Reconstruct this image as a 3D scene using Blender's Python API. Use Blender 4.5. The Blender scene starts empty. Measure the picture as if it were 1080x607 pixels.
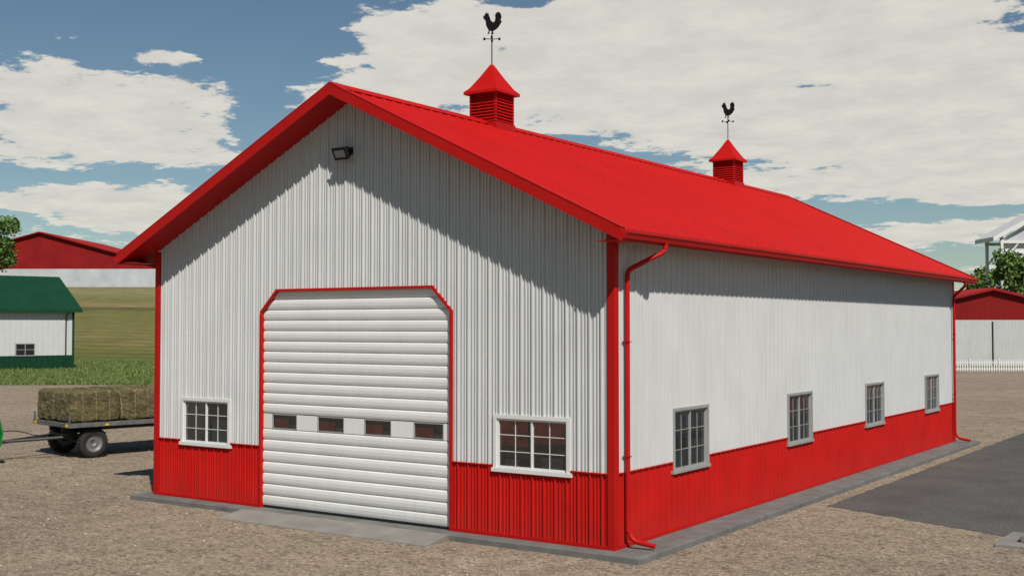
import bpy, bmesh, math, random
import numpy as np
from mathutils import Vector, Matrix, noise as mnoise
random.seed(3); rng=np.random.default_rng(3)
S=bpy.context.scene
COL=S.collection
# ------------------------------------------------------------------ materials
def nmat(name):
    m=bpy.data.materials.new(name); m.use_nodes=True
    nt=m.node_tree; b=nt.nodes['Principled BSDF']; return m,nt,b
def N(nt,t,**k):
    n=nt.nodes.new(t)
    for a,v in k.items(): setattr(n,a,v)
    return n
def L(nt,a,b): nt.links.new(a,b)
def c4(c): return (c[0],c[1],c[2],1)
def noise_tex(nt,scale,detail=4,rough=.55,vec=None):
    n=N(nt,'ShaderNodeTexNoise'); n.inputs['Scale'].default_value=scale; n.inputs['Detail'].default_value=detail; n.inputs['Roughness'].default_value=rough
    if vec is not None: L(nt,vec,n.inputs['Vector'])
    return n
def ramp(nt,src,stops):
    r=N(nt,'ShaderNodeValToRGB'); e=r.color_ramp.elements
    while len(e)<len(stops): e.new(.5)
    for i,(p,c) in enumerate(stops): e[i].position=p; e[i].color=c4(c)
    L(nt,src,r.inputs[0]); return r
def mix(nt,fac,a,b,mode='MIX'):
    m=N(nt,'ShaderNodeMix',data_type='RGBA',blend_type=mode)
    for s,v in ((m.inputs[0],fac),(m.inputs[6],a),(m.inputs[7],b)):
        if isinstance(v,(int,float)): s.default_value=v
        elif isinstance(v,tuple): s.default_value=c4(v)
        else: L(nt,v,s)
    return m.outputs[2]
def math_(nt,op,a,b=None,c=None,clamp=False):
    m=N(nt,'ShaderNodeMath',operation=op,use_clamp=clamp)
    for i,v in enumerate((a,b,c)):
        if v is None: continue
        if isinstance(v,(int,float)): m.inputs[i].default_value=v
        else: L(nt,v,m.inputs[i])
    return m.outputs[0]
def simple(name,col,rough=.5,metal=0,var=.12,scale=3,bump=0,bscale=40,dirt=0,spec=.5):
    m,nt,b=nmat(name)
    tc=N(nt,'ShaderNodeTexCoord'); v=tc.outputs['Object']
    n=noise_tex(nt,scale,5,.6,v)
    lo=tuple(x*(1-var) for x in col); hi=tuple(min(1,x*(1+var)) for x in col)
    r=ramp(nt,n.outputs[0],[(.3,lo),(.7,hi)])
    out=r.outputs[0]
    if dirt:
        sx=N(nt,'ShaderNodeSeparateXYZ'); L(nt,v,sx.inputs[0])
        mp=N(nt,'ShaderNodeMapping'); mp.inputs['Scale'].default_value=(7,7,.5); L(nt,v,mp.inputs[0])
        sn=noise_tex(nt,1.3,5,.6,mp.outputs[0])
        h=math_(nt,'MULTIPLY_ADD',sx.outputs[2],-1.6,1.0,clamp=True)
        f=math_(nt,'MULTIPLY',math_(nt,'MULTIPLY',h,sn.outputs[0]),1.1*dirt)
        st=ramp(nt,sn.outputs[0],[(.5,(0,0,0)),(.8,(1,1,1))])
        f=math_(nt,'MULTIPLY_ADD',st.outputs[0],.28*dirt,f,clamp=True)
        out=mix(nt,f,out,(.22*max(col),.18*max(col),.13*max(col)) if col[1]>.1 else (.20,.05,.035))
    L(nt,out,b.inputs['Base Color'])
    rr=ramp(nt,n.outputs[0],[(.3,(rough*.85,)*3),(.7,(min(1,rough*1.15),)*3)]); L(nt,rr.outputs[0],b.inputs['Roughness'])
    b.inputs['Metallic'].default_value=metal
    b.inputs['Specular IOR Level'].default_value=spec
    if bump:
        bn=noise_tex(nt,bscale,4,.6,v); bp=N(nt,'ShaderNodeBump'); bp.inputs['Strength'].default_value=bump; bp.inputs['Distance'].default_value=.02
        L(nt,bn.outputs[0],bp.inputs['Height']); L(nt,bp.outputs[0],b.inputs['Normal'])
    return m
RED=(.47,.010,.008)
M_white=simple('white_painted_steel',(.535,.54,.535),.5,var=.04,scale=.8,dirt=.45,spec=.25)
M_red=simple('red_painted_steel',RED,.5,var=.1,scale=1.2,dirt=.3,spec=.15)
M_redroof=simple('red_roof_steel',(.46,.008,.006),.5,var=.05,scale=.5,spec=.14)
M_redtrim=simple('red_trim',(.42,.008,.0065),.45,var=.06,scale=2,spec=.15)
M_door=simple('white_door_slats',(.70,.695,.67),.42,var=.03,scale=1.5,dirt=.25,spec=.3)
M_frame=simple('white_vinyl',(.66,.66,.64),.4,var=.03)
M_greyframe=simple('grey_window_frame',(.30,.30,.29),.45,var=.08)
M_black=simple('black_plastic',(.015,.015,.016),.6,spec=.2)
M_iron=simple('black_iron',(.006,.006,.007),.8,spec=.1)
M_conc=simple('concrete_pad',(.14,.138,.128),.9,var=.25,scale=2.2,bump=.5,bscale=25)
M_conc2=simple('concrete_apron',(.215,.20,.178),.9,var=.18,scale=2.0,bump=.4,bscale=30)
M_greenroof=simple('green_roof_steel',(.008,.048,.024),.5,var=.1,scale=.6,spec=.2)
M_green=simple('green_painted_steel',(.006,.042,.02),.5,spec=.2)
M_redrefl=simple('red_reflection_panel',(.50,.10,.08),.6,var=.35,scale=4)  # red of the panels that imitate a reflection in the panes
M_greyfloor_refl=simple('grey_floor_and_reflection_panel',(.22,.215,.20),.7,var=.35,scale=4)
M_darkrefl=simple('dark_reflection_panel',(.07,.066,.064),.7,var=.4,scale=5)
M_lens=simple('lamp_lens',(.20,.21,.22),.15)
M_steel=simple('dark_steel_frame',(.035,.035,.037),.55,metal=.3,var=.3,scale=6)
M_steelgrey=simple('grey_steel_frame',(.15,.15,.145),.55,metal=.3,var=.3,scale=6)
M_tyre=simple('tyre_rubber',(.018,.017,.016),.85,var=.3,scale=9,bump=.3)
M_hub=simple('wheel_hub',(.18,.18,.175),.5,metal=.4)
M_tracgreen=simple('green_machine_paint',(.01,.17,.03),.35)
M_yellow=simple('yellow_paint',(.6,.42,.02),.4)
M_redlamp=simple('red_reflector',(.6,.02,.02),.3)
M_bark=simple('bark',(.07,.05,.035),.95,var=.4,scale=8,bump=.6)
M_oldred=simple('dark_red_steel',(.24,.012,.012),.6,var=.15,scale=.25,spec=.15)
M_farwhite=simple('pale_sheeting',(.46,.48,.50),.5,var=.12,scale=.3)
M_wood=simple('grey_deck_wood',(.13,.11,.09),.85,var=.3,scale=5)
def glassm():
    m,nt,b=nmat('window_glass'); nt.nodes.remove(b)
    o=[n for n in nt.nodes if n.type=='OUTPUT_MATERIAL'][0]
    t=N(nt,'ShaderNodeBsdfTransparent'); t.inputs[0].default_value=(.88,.91,.90,1)
    g=N(nt,'ShaderNodeBsdfGlossy'); g.inputs['Roughness'].default_value=.03; g.inputs[0].default_value=(.9,.95,1,1)
    f=N(nt,'ShaderNodeFresnel'); f.inputs[0].default_value=1.5
    mx=N(nt,'ShaderNodeMixShader'); L(nt,math_(nt,'MULTIPLY_ADD',f.outputs[0],1.3,.04,clamp=True),mx.inputs[0]); L(nt,t.outputs[0],mx.inputs[1]); L(nt,g.outputs[0],mx.inputs[2]); L(nt,mx.outputs[0],o.inputs[0])
    return m
M_glass=glassm()
def balem():
    m,nt,b=nmat('hay_bale'); tc=N(nt,'ShaderNodeTexCoord'); v=tc.outputs['Object']
    mp=N(nt,'ShaderNodeMapping'); mp.inputs['Scale'].default_value=(1,1,4.5); L(nt,v,mp.inputs[0])
    n=noise_tex(nt,11,10,.85,mp.outputs[0]); n2=noise_tex(nt,2.5,4,.6,v)
    r=ramp(nt,n.outputs[0],[(.36,(.045,.038,.018)),(.5,(.17,.145,.08)),(.62,(.42,.36,.22))])
    c=mix(nt,1.0,r.outputs[0],ramp(nt,n2.outputs[0],[(.3,(.65,.68,.6)),(.7,(1.1,1.05,.95))]).outputs[0],'MULTIPLY')
    sx=N(nt,'ShaderNodeSeparateXYZ'); L(nt,v,sx.inputs[0])
    fr_=math_(nt,'FRACT',math_(nt,'MULTIPLY',sx.outputs[1],2.5)); tw=math_(nt,'LESS_THAN',fr_,.035)
    c=mix(nt,tw,c,(.38,.31,.16))
    L(nt,c,b.inputs['Base Color']); b.inputs['Roughness'].default_value=.95; b.inputs['Specular IOR Level'].default_value=.1
    bp=N(nt,'ShaderNodeBump'); bp.inputs['Strength'].default_value=1; bp.inputs['Distance'].default_value=.06; L(nt,n.outputs[0],bp.inputs['Height']); L(nt,bp.outputs[0],b.inputs['Normal'])
    return m
M_bale=balem()
def leafm(name,dark,light):
    m,nt,b=nmat(name); tc=N(nt,'ShaderNodeTexCoord'); n=noise_tex(nt,.9,4,.7,tc.outputs['Object'])
    g=N(nt,'ShaderNodeNewGeometry')
    f=math_(nt,'ADD',math_(nt,'MULTIPLY',n.outputs[0],.7),math_(nt,'MULTIPLY',g.outputs['Random Per Island'],.35))
    r=ramp(nt,f,[(.3,dark),(.75,light)]); L(nt,r.outputs[0],b.inputs['Base Color']); b.inputs['Roughness'].default_value=.7; b.inputs['Specular IOR Level'].default_value=.2
    return m
M_leaf=leafm('foliage',(.03,.07,.014),(.16,.26,.06))
# ground
def groundm():
    m,nt,b=nmat('ground'); g=N(nt,'ShaderNodeNewGeometry'); P=g.outputs['Position']
    sx=N(nt,'ShaderNodeSeparateXYZ'); L(nt,P,sx.inputs[0]); X,Y,Z=sx.outputs
    fine=noise_tex(nt,16,6,.75,P); vor=N(nt,'ShaderNodeTexVoronoi'); vor.inputs['Scale'].default_value=13; L(nt,P,vor.inputs['Vector'])
    med=noise_tex(nt,1.6,6,.65,P); big=noise_tex(nt,.13,5,.6,P)
    gr=ramp(nt,fine.outputs[0],[(.30,(.09,.070,.050)),(.45,(.285,.228,.172)),(.57,(.385,.318,.247)),(.72,(.66,.58,.48))]).outputs[0]
    vc=N(nt,'ShaderNodeSeparateXYZ'); L(nt,vor.outputs['Color'],vc.inputs[0])
    gr=mix(nt,.8,gr,ramp(nt,vc.outputs[0],[(0,(.42,.41,.38)),(.35,(.92,.92,.92)),(1,(1.0,.98,.95))]).outputs[0],'MULTIPLY')
    gr=mix(nt,1.0,gr,ramp(nt,med.outputs[0],[(.3,(.80,.79,.77)),(.7,(1.12,1.11,1.09))]).outputs[0],'MULTIPLY')
    gr=mix(nt,1.0,gr,ramp(nt,big.outputs[0],[(.3,(.84,.83,.81)),(.7,(1.1,1.09,1.07))]).outputs[0],'MULTIPLY')
    gn=noise_tex(nt,2.2,8,.8,P); gb=noise_tex(nt,.05,4,.6,P)
    ga=ramp(nt,gn.outputs[0],[(.3,(.055,.085,.02)),(.55,(.105,.145,.04)),(.75,(.17,.20,.075))]).outputs[0]
    s=math_(nt,'MULTIPLY_ADD',X,-.564,math_(nt,'MULTIPLY',Y,.826))
    sw=math_(nt,'MULTIPLY_ADD',gb.outputs[0],10.0,s)
    dry=ramp(nt,math_(nt,'DIVIDE',sw,300,clamp=True),[(0,(.13,.14,.04)),(.38,(.13,.135,.042)),(.41,(.18,.16,.065)),(.58,(.17,.158,.06)),(.605,(.10,.095,.042)),(.62,(.25,.205,.10)),(.67,(.175,.165,.07)),(.72,(.23,.215,.11)),(1,(.20,.20,.10))]).outputs[0]
    rows=math_(nt,'SINE',math_(nt,'MULTIPLY',math_(nt,'MULTIPLY_ADD',gn.outputs[0],1.2,s),1.6))
    dry=mix(nt,1.0,dry,ramp(nt,math_(nt,'MULTIPLY_ADD',rows,.5,.5),[(0,(.82,.84,.8)),(1,(1.12,1.10,1.05))]).outputs[0],'MULTIPLY')
    gn2=noise_tex(nt,.35,6,.75,P)
    dry=mix(nt,1.0,dry,ramp(nt,gn2.outputs[0],[(.3,(.66,.7,.66)),(.7,(1.2,1.15,1.1))]).outputs[0],'MULTIPLY')
    fd=N(nt,'ShaderNodeMapRange'); fd.inputs[1].default_value=95; fd.inputs[2].default_value=108; L(nt,s,fd.inputs[0])
    ga=mix(nt,fd.outputs[0],ga,dry)
    xr=N(nt,'ShaderNodeMapRange'); xr.inputs[1].default_value=-48; xr.inputs[2].default_value=-25; xr.inputs[3].default_value=55.5; xr.inputs[4].default_value=84; L(nt,X,xr.inputs[0])
    en=noise_tex(nt,.6,5,.7,P)
    d=math_(nt,'SUBTRACT',math_(nt,'MULTIPLY_ADD',en.outputs[0],3.0,math_(nt,'SUBTRACT',s,1.5)),xr.outputs[0])
    fac=math_(nt,'MULTIPLY',d,1.2,clamp=True)
    back=math_(nt,'MULTIPLY',math_(nt,'SUBTRACT',math_(nt,'MULTIPLY',Y,-1),32),.5,clamp=True)
    fac=math_(nt,'MAXIMUM',fac,back)
    L(nt,mix(nt,fac,gr,ga),b.inputs['Base Color']); b.inputs['Roughness'].default_value=.95; b.inputs['Specular IOR Level'].default_value=.1
    hh=math_(nt,'ADD',math_(nt,'MULTIPLY',fine.outputs[0],.6),math_(nt,'MULTIPLY',vor.outputs['Distance'],-.5))
    bp=N(nt,'ShaderNodeBump'); bp.inputs['Strength'].default_value=.8; bp.inputs['Distance'].default_value=.05; L(nt,hh,bp.inputs['Height']); L(nt,bp.outputs[0],b.inputs['Normal'])
    return m
M_ground=groundm()
def asphm():
    m,nt,b=nmat('asphalt'); g=N(nt,'ShaderNodeNewGeometry'); P=g.outputs['Position']
    n=noise_tex(nt,30,6,.85,P); n2=noise_tex(nt,.7,5,.6,P)
    r=ramp(nt,n.outputs[0],[(.3,(.03,.028,.027)),(.52,(.088,.083,.080)),(.70,(.28,.265,.25))]).outputs[0]
    r=mix(nt,1.0,r,ramp(nt,n2.outputs[0],[(.3,(.8,.8,.8)),(.7,(1.2,1.18,1.12))]).outputs[0],'MULTIPLY')
    L(nt,r,b.inputs['Base Color']); b.inputs['Roughness'].default_value=.9; b.inputs['Specular IOR Level'].default_value=.2
    bp=N(nt,'ShaderNodeBump'); bp.inputs['Strength'].default_value=.5; bp.inputs['Distance'].default_value=.02; L(nt,n.outputs[0],bp.inputs['Height']); L(nt,bp.outputs[0],b.inputs['Normal'])
    return m
M_asph=asphm()
# ------------------------------------------------------------------ geometry helpers
def empty(name,loc=(0,0,0),rot=0):
    e=bpy.data.objects.new(name,None); COL.objects.link(e); e.location=loc; e.rotation_euler=(0,0,rot); e.empty_display_size=.3; return e
def mk(name,verts,faces,mat,parent=None,bevel=0,smooth=False,mats=None,fm=None):
    me=bpy.data.meshes.new(name); me.from_pydata([tuple(v) for v in verts],[],faces)
    for x in (mats or [mat]): me.materials.append(x)
    if fm: me.polygons.foreach_set('material_index',fm)
    if smooth: me.polygons.foreach_set('use_smooth',[True]*len(faces))
    me.update(); ob=bpy.data.objects.new(name,me); COL.objects.link(ob)
    if parent: ob.parent=parent
    if bevel:
        b=ob.modifiers.new('b','BEVEL'); b.width=bevel; b.segments=2; b.limit_method='ANGLE'
    return ob
BF=[(0,3,2,1),(4,5,6,7),(0,1,5,4),(1,2,6,5),(2,3,7,6),(3,0,4,7)]
def boxv(lo,hi):
    x0,y0,z0=lo;x1,y1,z1=hi
    return [(x0,y0,z0),(x1,y0,z0),(x1,y1,z0),(x0,y1,z0),(x0,y0,z1),(x1,y0,z1),(x1,y1,z1),(x0,y1,z1)]
def box(name,lo,hi,mat,parent=None,bevel=0): return mk(name,boxv(lo,hi),BF,mat,parent,bevel)
def boxes(name,lst,mat,parent=None,bevel=0):
    V=[];F=[]
    for lo,hi in lst:
        k=len(V); V+=boxv(lo,hi); F+=[tuple(i+k for i in f) for f in BF]
    return mk(name,V,F,mat,parent,bevel)
def prism(name,pts,axis,a,b,mat,parent=None,bevel=0):
    def v(p,t):
        return {'x':(t,p[0],p[1]),'y':(p[0],t,p[1]),'z':(p[0],p[1],t)}[axis]
    n=len(pts); V=[v(p,a) for p in pts]+[v(p,b) for p in pts]
    F=[tuple(range(n)),tuple(range(2*n-1,n-1,-1))]+[(i,i+n,(i+1)%n+n,(i+1)%n) for i in range(n)]
    ob=mk(name,V,F,mat,parent,bevel)
    bm=bmesh.new(); bm.from_mesh(ob.data); bmesh.ops.recalc_face_normals(bm,faces=bm.faces); bm.to_mesh(ob.data); bm.free()
    return ob
def tube(name,path,r,mat,parent=None,seg=10,rect=None):
    V=[];F=[]; P=[Vector(p) for p in path]
    up0=None
    for i,p in enumerate(P):
        t=((P[min(i+1,len(P)-1)]-P[max(i-1,0)])).normalized()
        ref=Vector((0,0,1)) if abs(t.z)<.9 else Vector((0,1,0))
        a=t.cross(ref).normalized(); 
        if up0 is not None and a.dot(up0)<0: a=-a
        up0=a; b=t.cross(a)
        for k in range(seg):
            th=2*math.pi*k/seg; V.append(p+a*math.cos(th)*r+b*math.sin(th)*r)
    for i in range(len(P)-1):
        for k in range(seg):
            F.append((i*seg+k,i*seg+(k+1)%seg,(i+1)*seg+(k+1)%seg,(i+1)*seg+k))
    F.append(tuple(range(seg))); F.append(tuple((len(P)-1)*seg+k for k in range(seg)))
    return mk(name,V,F,mat,parent,smooth=False)
def smooth_path(pts,rad=.08,n=4):
    P=[Vector(p) for p in pts]; out=[P[0]]
    for i in range(1,len(P)-1):
        a=(P[i-1]-P[i]).normalized(); b=(P[i+1]-P[i]).normalized()
        A=P[i]+a*rad; B=P[i]+b*rad
        for k in range(n+1):
            t=k/n; out.append(A*(1-t)**2+P[i]*2*t*(1-t)+B*t*t)
    out.append(P[-1]); return out
PROF=[(0,0),(.010,.036),(.032,.036),(.042,0),(.084,0),(.092,.017),(.110,.017),(.118,0),(.152,0),(.160,.017),(.178,.017),(.186,0)]
def hoff(u,P=.2286,k=1):
    u=(u-.03)%P; pr=PROF+[(P,0)]
    for (a,ha),(b,hb) in zip(pr,pr[1:]):
        if a<=u<=b: return (ha+(hb-ha)*(u-a)/(b-a+1e-12))*k
    return 0
def corr(name,org,du,nn,length,zb,zt,mat,parent,openings=(),P=.2286,k=1):
    us={0.0,length}
    i=-1
    while i*P<length+P:
        for a,_ in PROF:
            u=i*P+a+.03
            if 0<u<length: us.add(round(u,5))
        i+=1
    for o in openings:
        us.add(o[0]);us.add(o[1])
        for x in o[4] if len(o)>4 else []: us.add(x)
    us=sorted(u for u in us if 0<=u<=length)
    V=[];F=[]
    f=lambda z,u: z(u) if callable(z) else z
    def pt(u,z):
        h=hoff(u,P,k); return (org[0]+du[0]*u+nn[0]*h,org[1]+du[1]*u+nn[1]*h,z)
    for a,b in zip(us,us[1:]):
        if b-a<1e-4: continue
        mid=(a+b)/2; cuts=[]
        for o in openings:
            if o[0]<mid<o[1]: cuts.append(o)
        cuts.sort(key=lambda o:f(o[2],mid))
        segs=[];cur=zb
        for o in cuts: segs.append((cur,o[2])); cur=o[3]
        segs.append((cur,zt))
        for s0,s1 in segs:
            if f(s1,mid)-f(s0,mid)<=1e-4: continue
            j=len(V); V+= [pt(a,f(s0,a)),pt(b,f(s0,b)),pt(b,f(s1,b)),pt(a,f(s1,a))]; F.append((j,j+1,j+2,j+3))
    return mk(name,V,F,mat,parent)
# ------------------------------------------------------------------ main barn
W,LEN,h=11.4664,22.1047,1.234
R,E=8.231,5.1715; o=.6688; e=.605
slope=(R-E)/(W/2+e)
zr=lambda x: R-abs(x+W/2)*slope
barn=empty('pole_barn')
TH=.17
fw=[(-10.56,-9.17,1.20,2.08),(-2.33,-.89,1.20,2.06)]
sw=[(2.16,3.54,1.08,2.14),(7.73,9.12,1.10,2.14),(13.12,14.55,1.12,2.14),(18.74,20.12,1.14,2.16)]
dx0,dx1,dh,dc=-8.181,-3.367,4.365,.422
def dtop(u):
    x=u-W
    return dh-max(0,dc-(x-dx0),dc-(dx1-x))
fo=[(a+W,b+W,c,d) for a,b,c,d in fw]
dopen=(dx0+W,dx1+W,-1,dtop,[dx0+dc+W,dx1-dc+W])
ft=lambda u: zr(u-W)-TH+.02
corr('front_wall',(-W,0),(1,0),(0,-1),W,h,ft,M_white,barn,fo+[dopen],k=1.15)
corr('front_wainscot',(-W,0),(1,0),(0,-1),W,.02,h,M_red,barn,fo+[dopen],k=1.0)
corr('side_wall',(0,0),(0,1),(1,0),LEN,h,zr(0)-TH+.02,M_white,barn,sw,k=.75)
corr('side_wainscot',(0,0),(0,1),(1,0),LEN,.02,h,M_red,barn,sw,k=.75)
corr('far_side_wall',(-W,0),(0,1),(-1,0),LEN,h,zr(0)-TH+.02,M_white,barn)
corr('far_side_wainscot',(-W,0),(0,1),(-1,0),LEN,.02,h,M_red,barn)
corr('rear_wall',(-W,LEN),(1,0),(0,1),W,h,ft,M_white,barn)
corr('rear_wainscot',(-W,LEN),(1,0),(0,1),W,.02,h,M_red,barn)
def ledge_front():
    ls=[((-W+.11,-.043,h-.010),(dx0-.06,.0,h+.012)),((dx1+.06,-.043,h-.010),(-.11,0,h+.012))]
    out=[]
    for lo,hi in ls:
        cur=lo[0]
        for a,b,c,d in fw:
            if lo[0]<a<hi[0]:
                if c<h: out.append(((cur,lo[1],lo[2]),(a-.07,hi[1],hi[2]))); cur=b+.07
        out.append(((cur,lo[1],lo[2]),hi))
    return out
boxes('front_ledge_trim',ledge_front(),M_redtrim,barn)
ls=[];cur=.11
for a,b,c,d in sw: ls.append(((0,cur,h-.010),(.036,a-.06,h+.012))); cur=b+.06
ls.append(((0,cur,h-.010),(.036,LEN-.11,h+.012)))
boxes('side_ledge_trim',ls,M_redtrim,barn)
boxes('base_trim',[((-W-.045,-.048,0),(dx0-.06,-.0,.06)),((dx1+.06,-.048,0),(.045,0,.06)),((0,.001,0),(.045,LEN+.045,.06)),((-W-.045,.001,0),(-W,LEN+.045,.06)),((-W+.001,LEN,0),(-.001,LEN+.045,.06))],M_redtrim,barn)
zt0=zr(0)-TH
def corner(name,x,y,sx,sy):
    t=.045; wd=.10
    boxes(name,[((min(x-sx*wd,x+sx*t),min(y,y+sy*t),.06),(max(x-sx*wd,x+sx*t),max(y,y+sy*t),zt0-.0)),
                ((min(x,x+sx*t),min(y-sy*wd,y-sy*.001),.06),(max(x,x+sx*t),max(y-sy*wd,y-sy*.001),zt0-.0))],M_redtrim,barn,bevel=.006)
corner('corner_trim_front_right',0,0,1,-1); corner('corner_trim_front_left',-W,0,-1,-1)
corner('corner_trim_rear_right',0,LEN,1,1); corner('corner_trim_rear_left',-W,LEN,-1,1)
RE=.53
def roof_side(sgn,name):
    xe=RE if sgn>0 else -W-RE
    V=[];F=[]
    L2=LEN+2*o
    ys=[0.0];i=0
    while True:
        base=i*.30
        done=False
        for a,hh in ((.0,0),(.012,.018),(.032,.018),(.044,0)):
            y=base+a+.06
            if y>=L2: done=True;break
            ys.append(y)
        if done: break
        i+=1
    ys.append(L2)
    def hh(y):
        y=(y-.06)%.30
        if y<.0119: return .018*y/.012
        if y<=.0321: return .018
        if y<.0439: return .018*(.044-y)/.012
        return 0
    for y in ys:
        H=hh(y+1e-6)
        V+=[(-W/2,y-o,R+H),(xe,y-o,zr(xe)+H)]
    for k in range(len(ys)-1):
        f=(2*k,2*k+1,2*k+3,2*k+2); F.append(f if sgn>0 else f[::-1])
    mk(name,V,F,M_redroof,barn)
    mk('soffit_'+name,[(-W/2,-o+.03,R-TH),(xe,-o+.03,zr(xe)-TH),(xe,LEN+o-.03,zr(xe)-TH),(-W/2,LEN+o-.03,R-TH)],[(0,1,2,3)],M_redtrim,barn)
    x0,x1=(xe-.03,xe) if sgn>0 else (xe,xe+.03)
    box('eave_fascia_'+name,(x0,-o+.031,zr(xe)-TH-.02),(x1,LEN+o-.031,zr(xe)-.004),M_redtrim,barn)
    s=sgn; zz=zr(xe)
    pts=[(xe+s*.004,zz-.02),(xe+s*.004,zz-.15),(xe+s*.07,zz-.15),(xe+s*.09,zz-.09),(xe+s*.115,zz-.06),(xe+s*.115,zz-.015),(xe+s*.10,zz-.015),(xe+s*.10,zz-.055),(xe+s*.012,zz-.14),(xe+s*.012,zz-.02)]
    prism('gutter_'+name,pts,'y',-o-.0,LEN+o,M_redtrim,barn)
roof_side(1,'roof_panel_right'); roof_side(-1,'roof_panel_left')
for nm,y0,y1 in (('front',-o-.025,-o+.03),('rear',LEN+o-.03,LEN+o+.025)):
    for s in (1,-1):
        xe=(RE+.0) if s>0 else -W-RE
        pts=[(-W/2,R+.03),(xe,zr(xe)+.03),(xe,zr(xe)-.19),(-W/2,R-.19)]
        prism('rake_fascia_%s_%s'%(nm,'r' if s>0 else 'l'),pts,'y',y0,y1,M_redtrim,barn)
        c0,c1=(y0-.008,y0+.13) if nm=='front' else (y1-.13,y1+.008)
        pts=[(-W/2,R+.031),(xe+s*.01,zr(xe)+.031-.005),(xe+s*.01,zr(xe)+.043-.005),(-W/2,R+.043)]
        prism('rake_cap_%s_%s'%(nm,'r' if s>0 else 'l'),pts,'y',c0,c1,M_redroof,barn)
for s in (1,-1):
    xe=-W/2+s*.22
    prism('ridge_cap_%s'%('r' if s>0 else 'l'),[(-W/2,R+.045),(xe,zr(xe)+.024),(xe,zr(xe)+.034),(-W/2,R+.058)],'y',-o-.02,LEN+o+.02,M_redroof,barn)
for s,nm in ((1,'r'),(-1,'l')):
    xe=RE-.031 if s>0 else -W-RE+.031; xw=.05 if s>0 else -W-.05
    box('eave_return_'+nm,(min(xe,xw),-o+.032,zr(xe)-TH-.018),(max(xe,xw),-.0,zr(xe)-TH-.003),M_redtrim,barn)
# floor, and added panels behind the glass coloured and shaped to imitate reflections
box('interior_floor',(-W+.05,.2,.004),(-.25,LEN-.05,.02),M_greyfloor_refl,barn)
red=[];grey=[];dark=[]
q=.036
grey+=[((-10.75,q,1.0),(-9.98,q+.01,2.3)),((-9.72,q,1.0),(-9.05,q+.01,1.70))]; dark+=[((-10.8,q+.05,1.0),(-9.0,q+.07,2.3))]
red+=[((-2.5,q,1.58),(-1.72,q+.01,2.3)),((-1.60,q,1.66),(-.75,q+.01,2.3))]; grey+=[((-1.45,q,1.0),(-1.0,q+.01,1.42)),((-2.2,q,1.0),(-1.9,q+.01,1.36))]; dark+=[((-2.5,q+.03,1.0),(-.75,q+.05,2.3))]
for a,b in [(-7.93,-7.24),(-6.68,-5.98),(-5.46,-4.79),(-4.25,-3.55)]:
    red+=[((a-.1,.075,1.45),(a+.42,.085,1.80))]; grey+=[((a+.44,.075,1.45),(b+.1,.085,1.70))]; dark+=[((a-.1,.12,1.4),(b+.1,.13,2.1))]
boxes('red_reflection_panels',red,M_redrefl,barn); boxes('grey_reflection_panels',grey,M_greyfloor_refl,barn); boxes('dark_reflection_panels',dark,M_darkrefl,barn)
red=[];grey=[];dark=[]  # side-window panels, also added to imitate reflections
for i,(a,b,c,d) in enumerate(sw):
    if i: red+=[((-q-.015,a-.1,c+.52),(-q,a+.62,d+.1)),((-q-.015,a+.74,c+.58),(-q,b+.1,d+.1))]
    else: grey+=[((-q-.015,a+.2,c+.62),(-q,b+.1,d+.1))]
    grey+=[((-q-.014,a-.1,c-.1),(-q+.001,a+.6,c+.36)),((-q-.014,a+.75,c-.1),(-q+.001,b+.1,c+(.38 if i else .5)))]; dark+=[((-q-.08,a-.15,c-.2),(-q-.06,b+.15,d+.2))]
boxes('red_side_reflection_panels',red,M_redrefl,barn); boxes('grey_side_reflection_panels',grey,M_greyfloor_refl,barn); boxes('dark_side_reflection_panels',dark,M_darkrefl,barn)
# door
y0=.05
V=[];F=[]
def slat_band(z0,z1,xa,xb):
    pitch=(z1-z0)/round((z1-z0)/.218); n=round((z1-z0)/pitch)
    prof=[(0,.014),(.05,.0),(.10,-.018),(.3,-.030),(.6,-.034),(.85,-.026),(.94,-.010),(.97,.014)]
    zs=[]
    for i in range(n):
        for a,b in prof: zs.append((z0+(i+a)*pitch,y0+b))
    zs.append((z1,y0+.012))
    for (za,ya),(zb_,yb) in zip(zs,zs[1:]):
        k=len(V); V.extend([(xa,ya,za),(xb,ya,za),(xb,yb,zb_),(xa,yb,zb_)]); F.append((k,k+1,k+2,k+3))
wz0,wz1=1.60,1.90
xa,xb=dx0-.05,dx1+.05
slat_band(.03,wz0,xa,xb); slat_band(wz1,dh+.05,xa,xb)
dw=[(-7.93,-7.24),(-6.68,-5.98),(-5.46,-4.79),(-4.25,-3.55)]
cur=xa
for a,b in dw+[(xb,xb)]:
    k=len(V); V.extend([(cur,y0-.02,wz0),(a,y0-.02,wz0),(a,y0-.02,wz1),(cur,y0-.02,wz1)]); F.append((k,k+1,k+2,k+3)); cur=b
mk('roller_door',V,F,M_door,barn)
fr=[]
for a,b in dw:
    t=.018
    fr+= [((a,y0-.025,wz0),(b,y0-.0,wz0+t)),((a,y0-.025,wz1-t),(b,y0,wz1)),((a,y0-.024,wz0+t),(a+t,y0,wz1-t)),((b-t,y0-.024,wz0+t),(b,y0,wz1-t))]
boxes('door_window_frames',fr,M_greyframe,barn)
V2=[];F2=[]
for a,b in dw:
    k=len(V2); V2+=[(a,y0+.01,wz0),(b,y0+.01,wz0),(b,y0+.01,wz1),(a,y0+.01,wz1)]; F2.append((k,k+1,k+2,k+3))
mk('door_window_glass',V2,F2,M_glass,barn)
box('door_bottom_seal',(dx0+.02,y0-.03,.0),(dx1-.02,y0+.0,.035),M_black,barn)
t=.05
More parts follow.
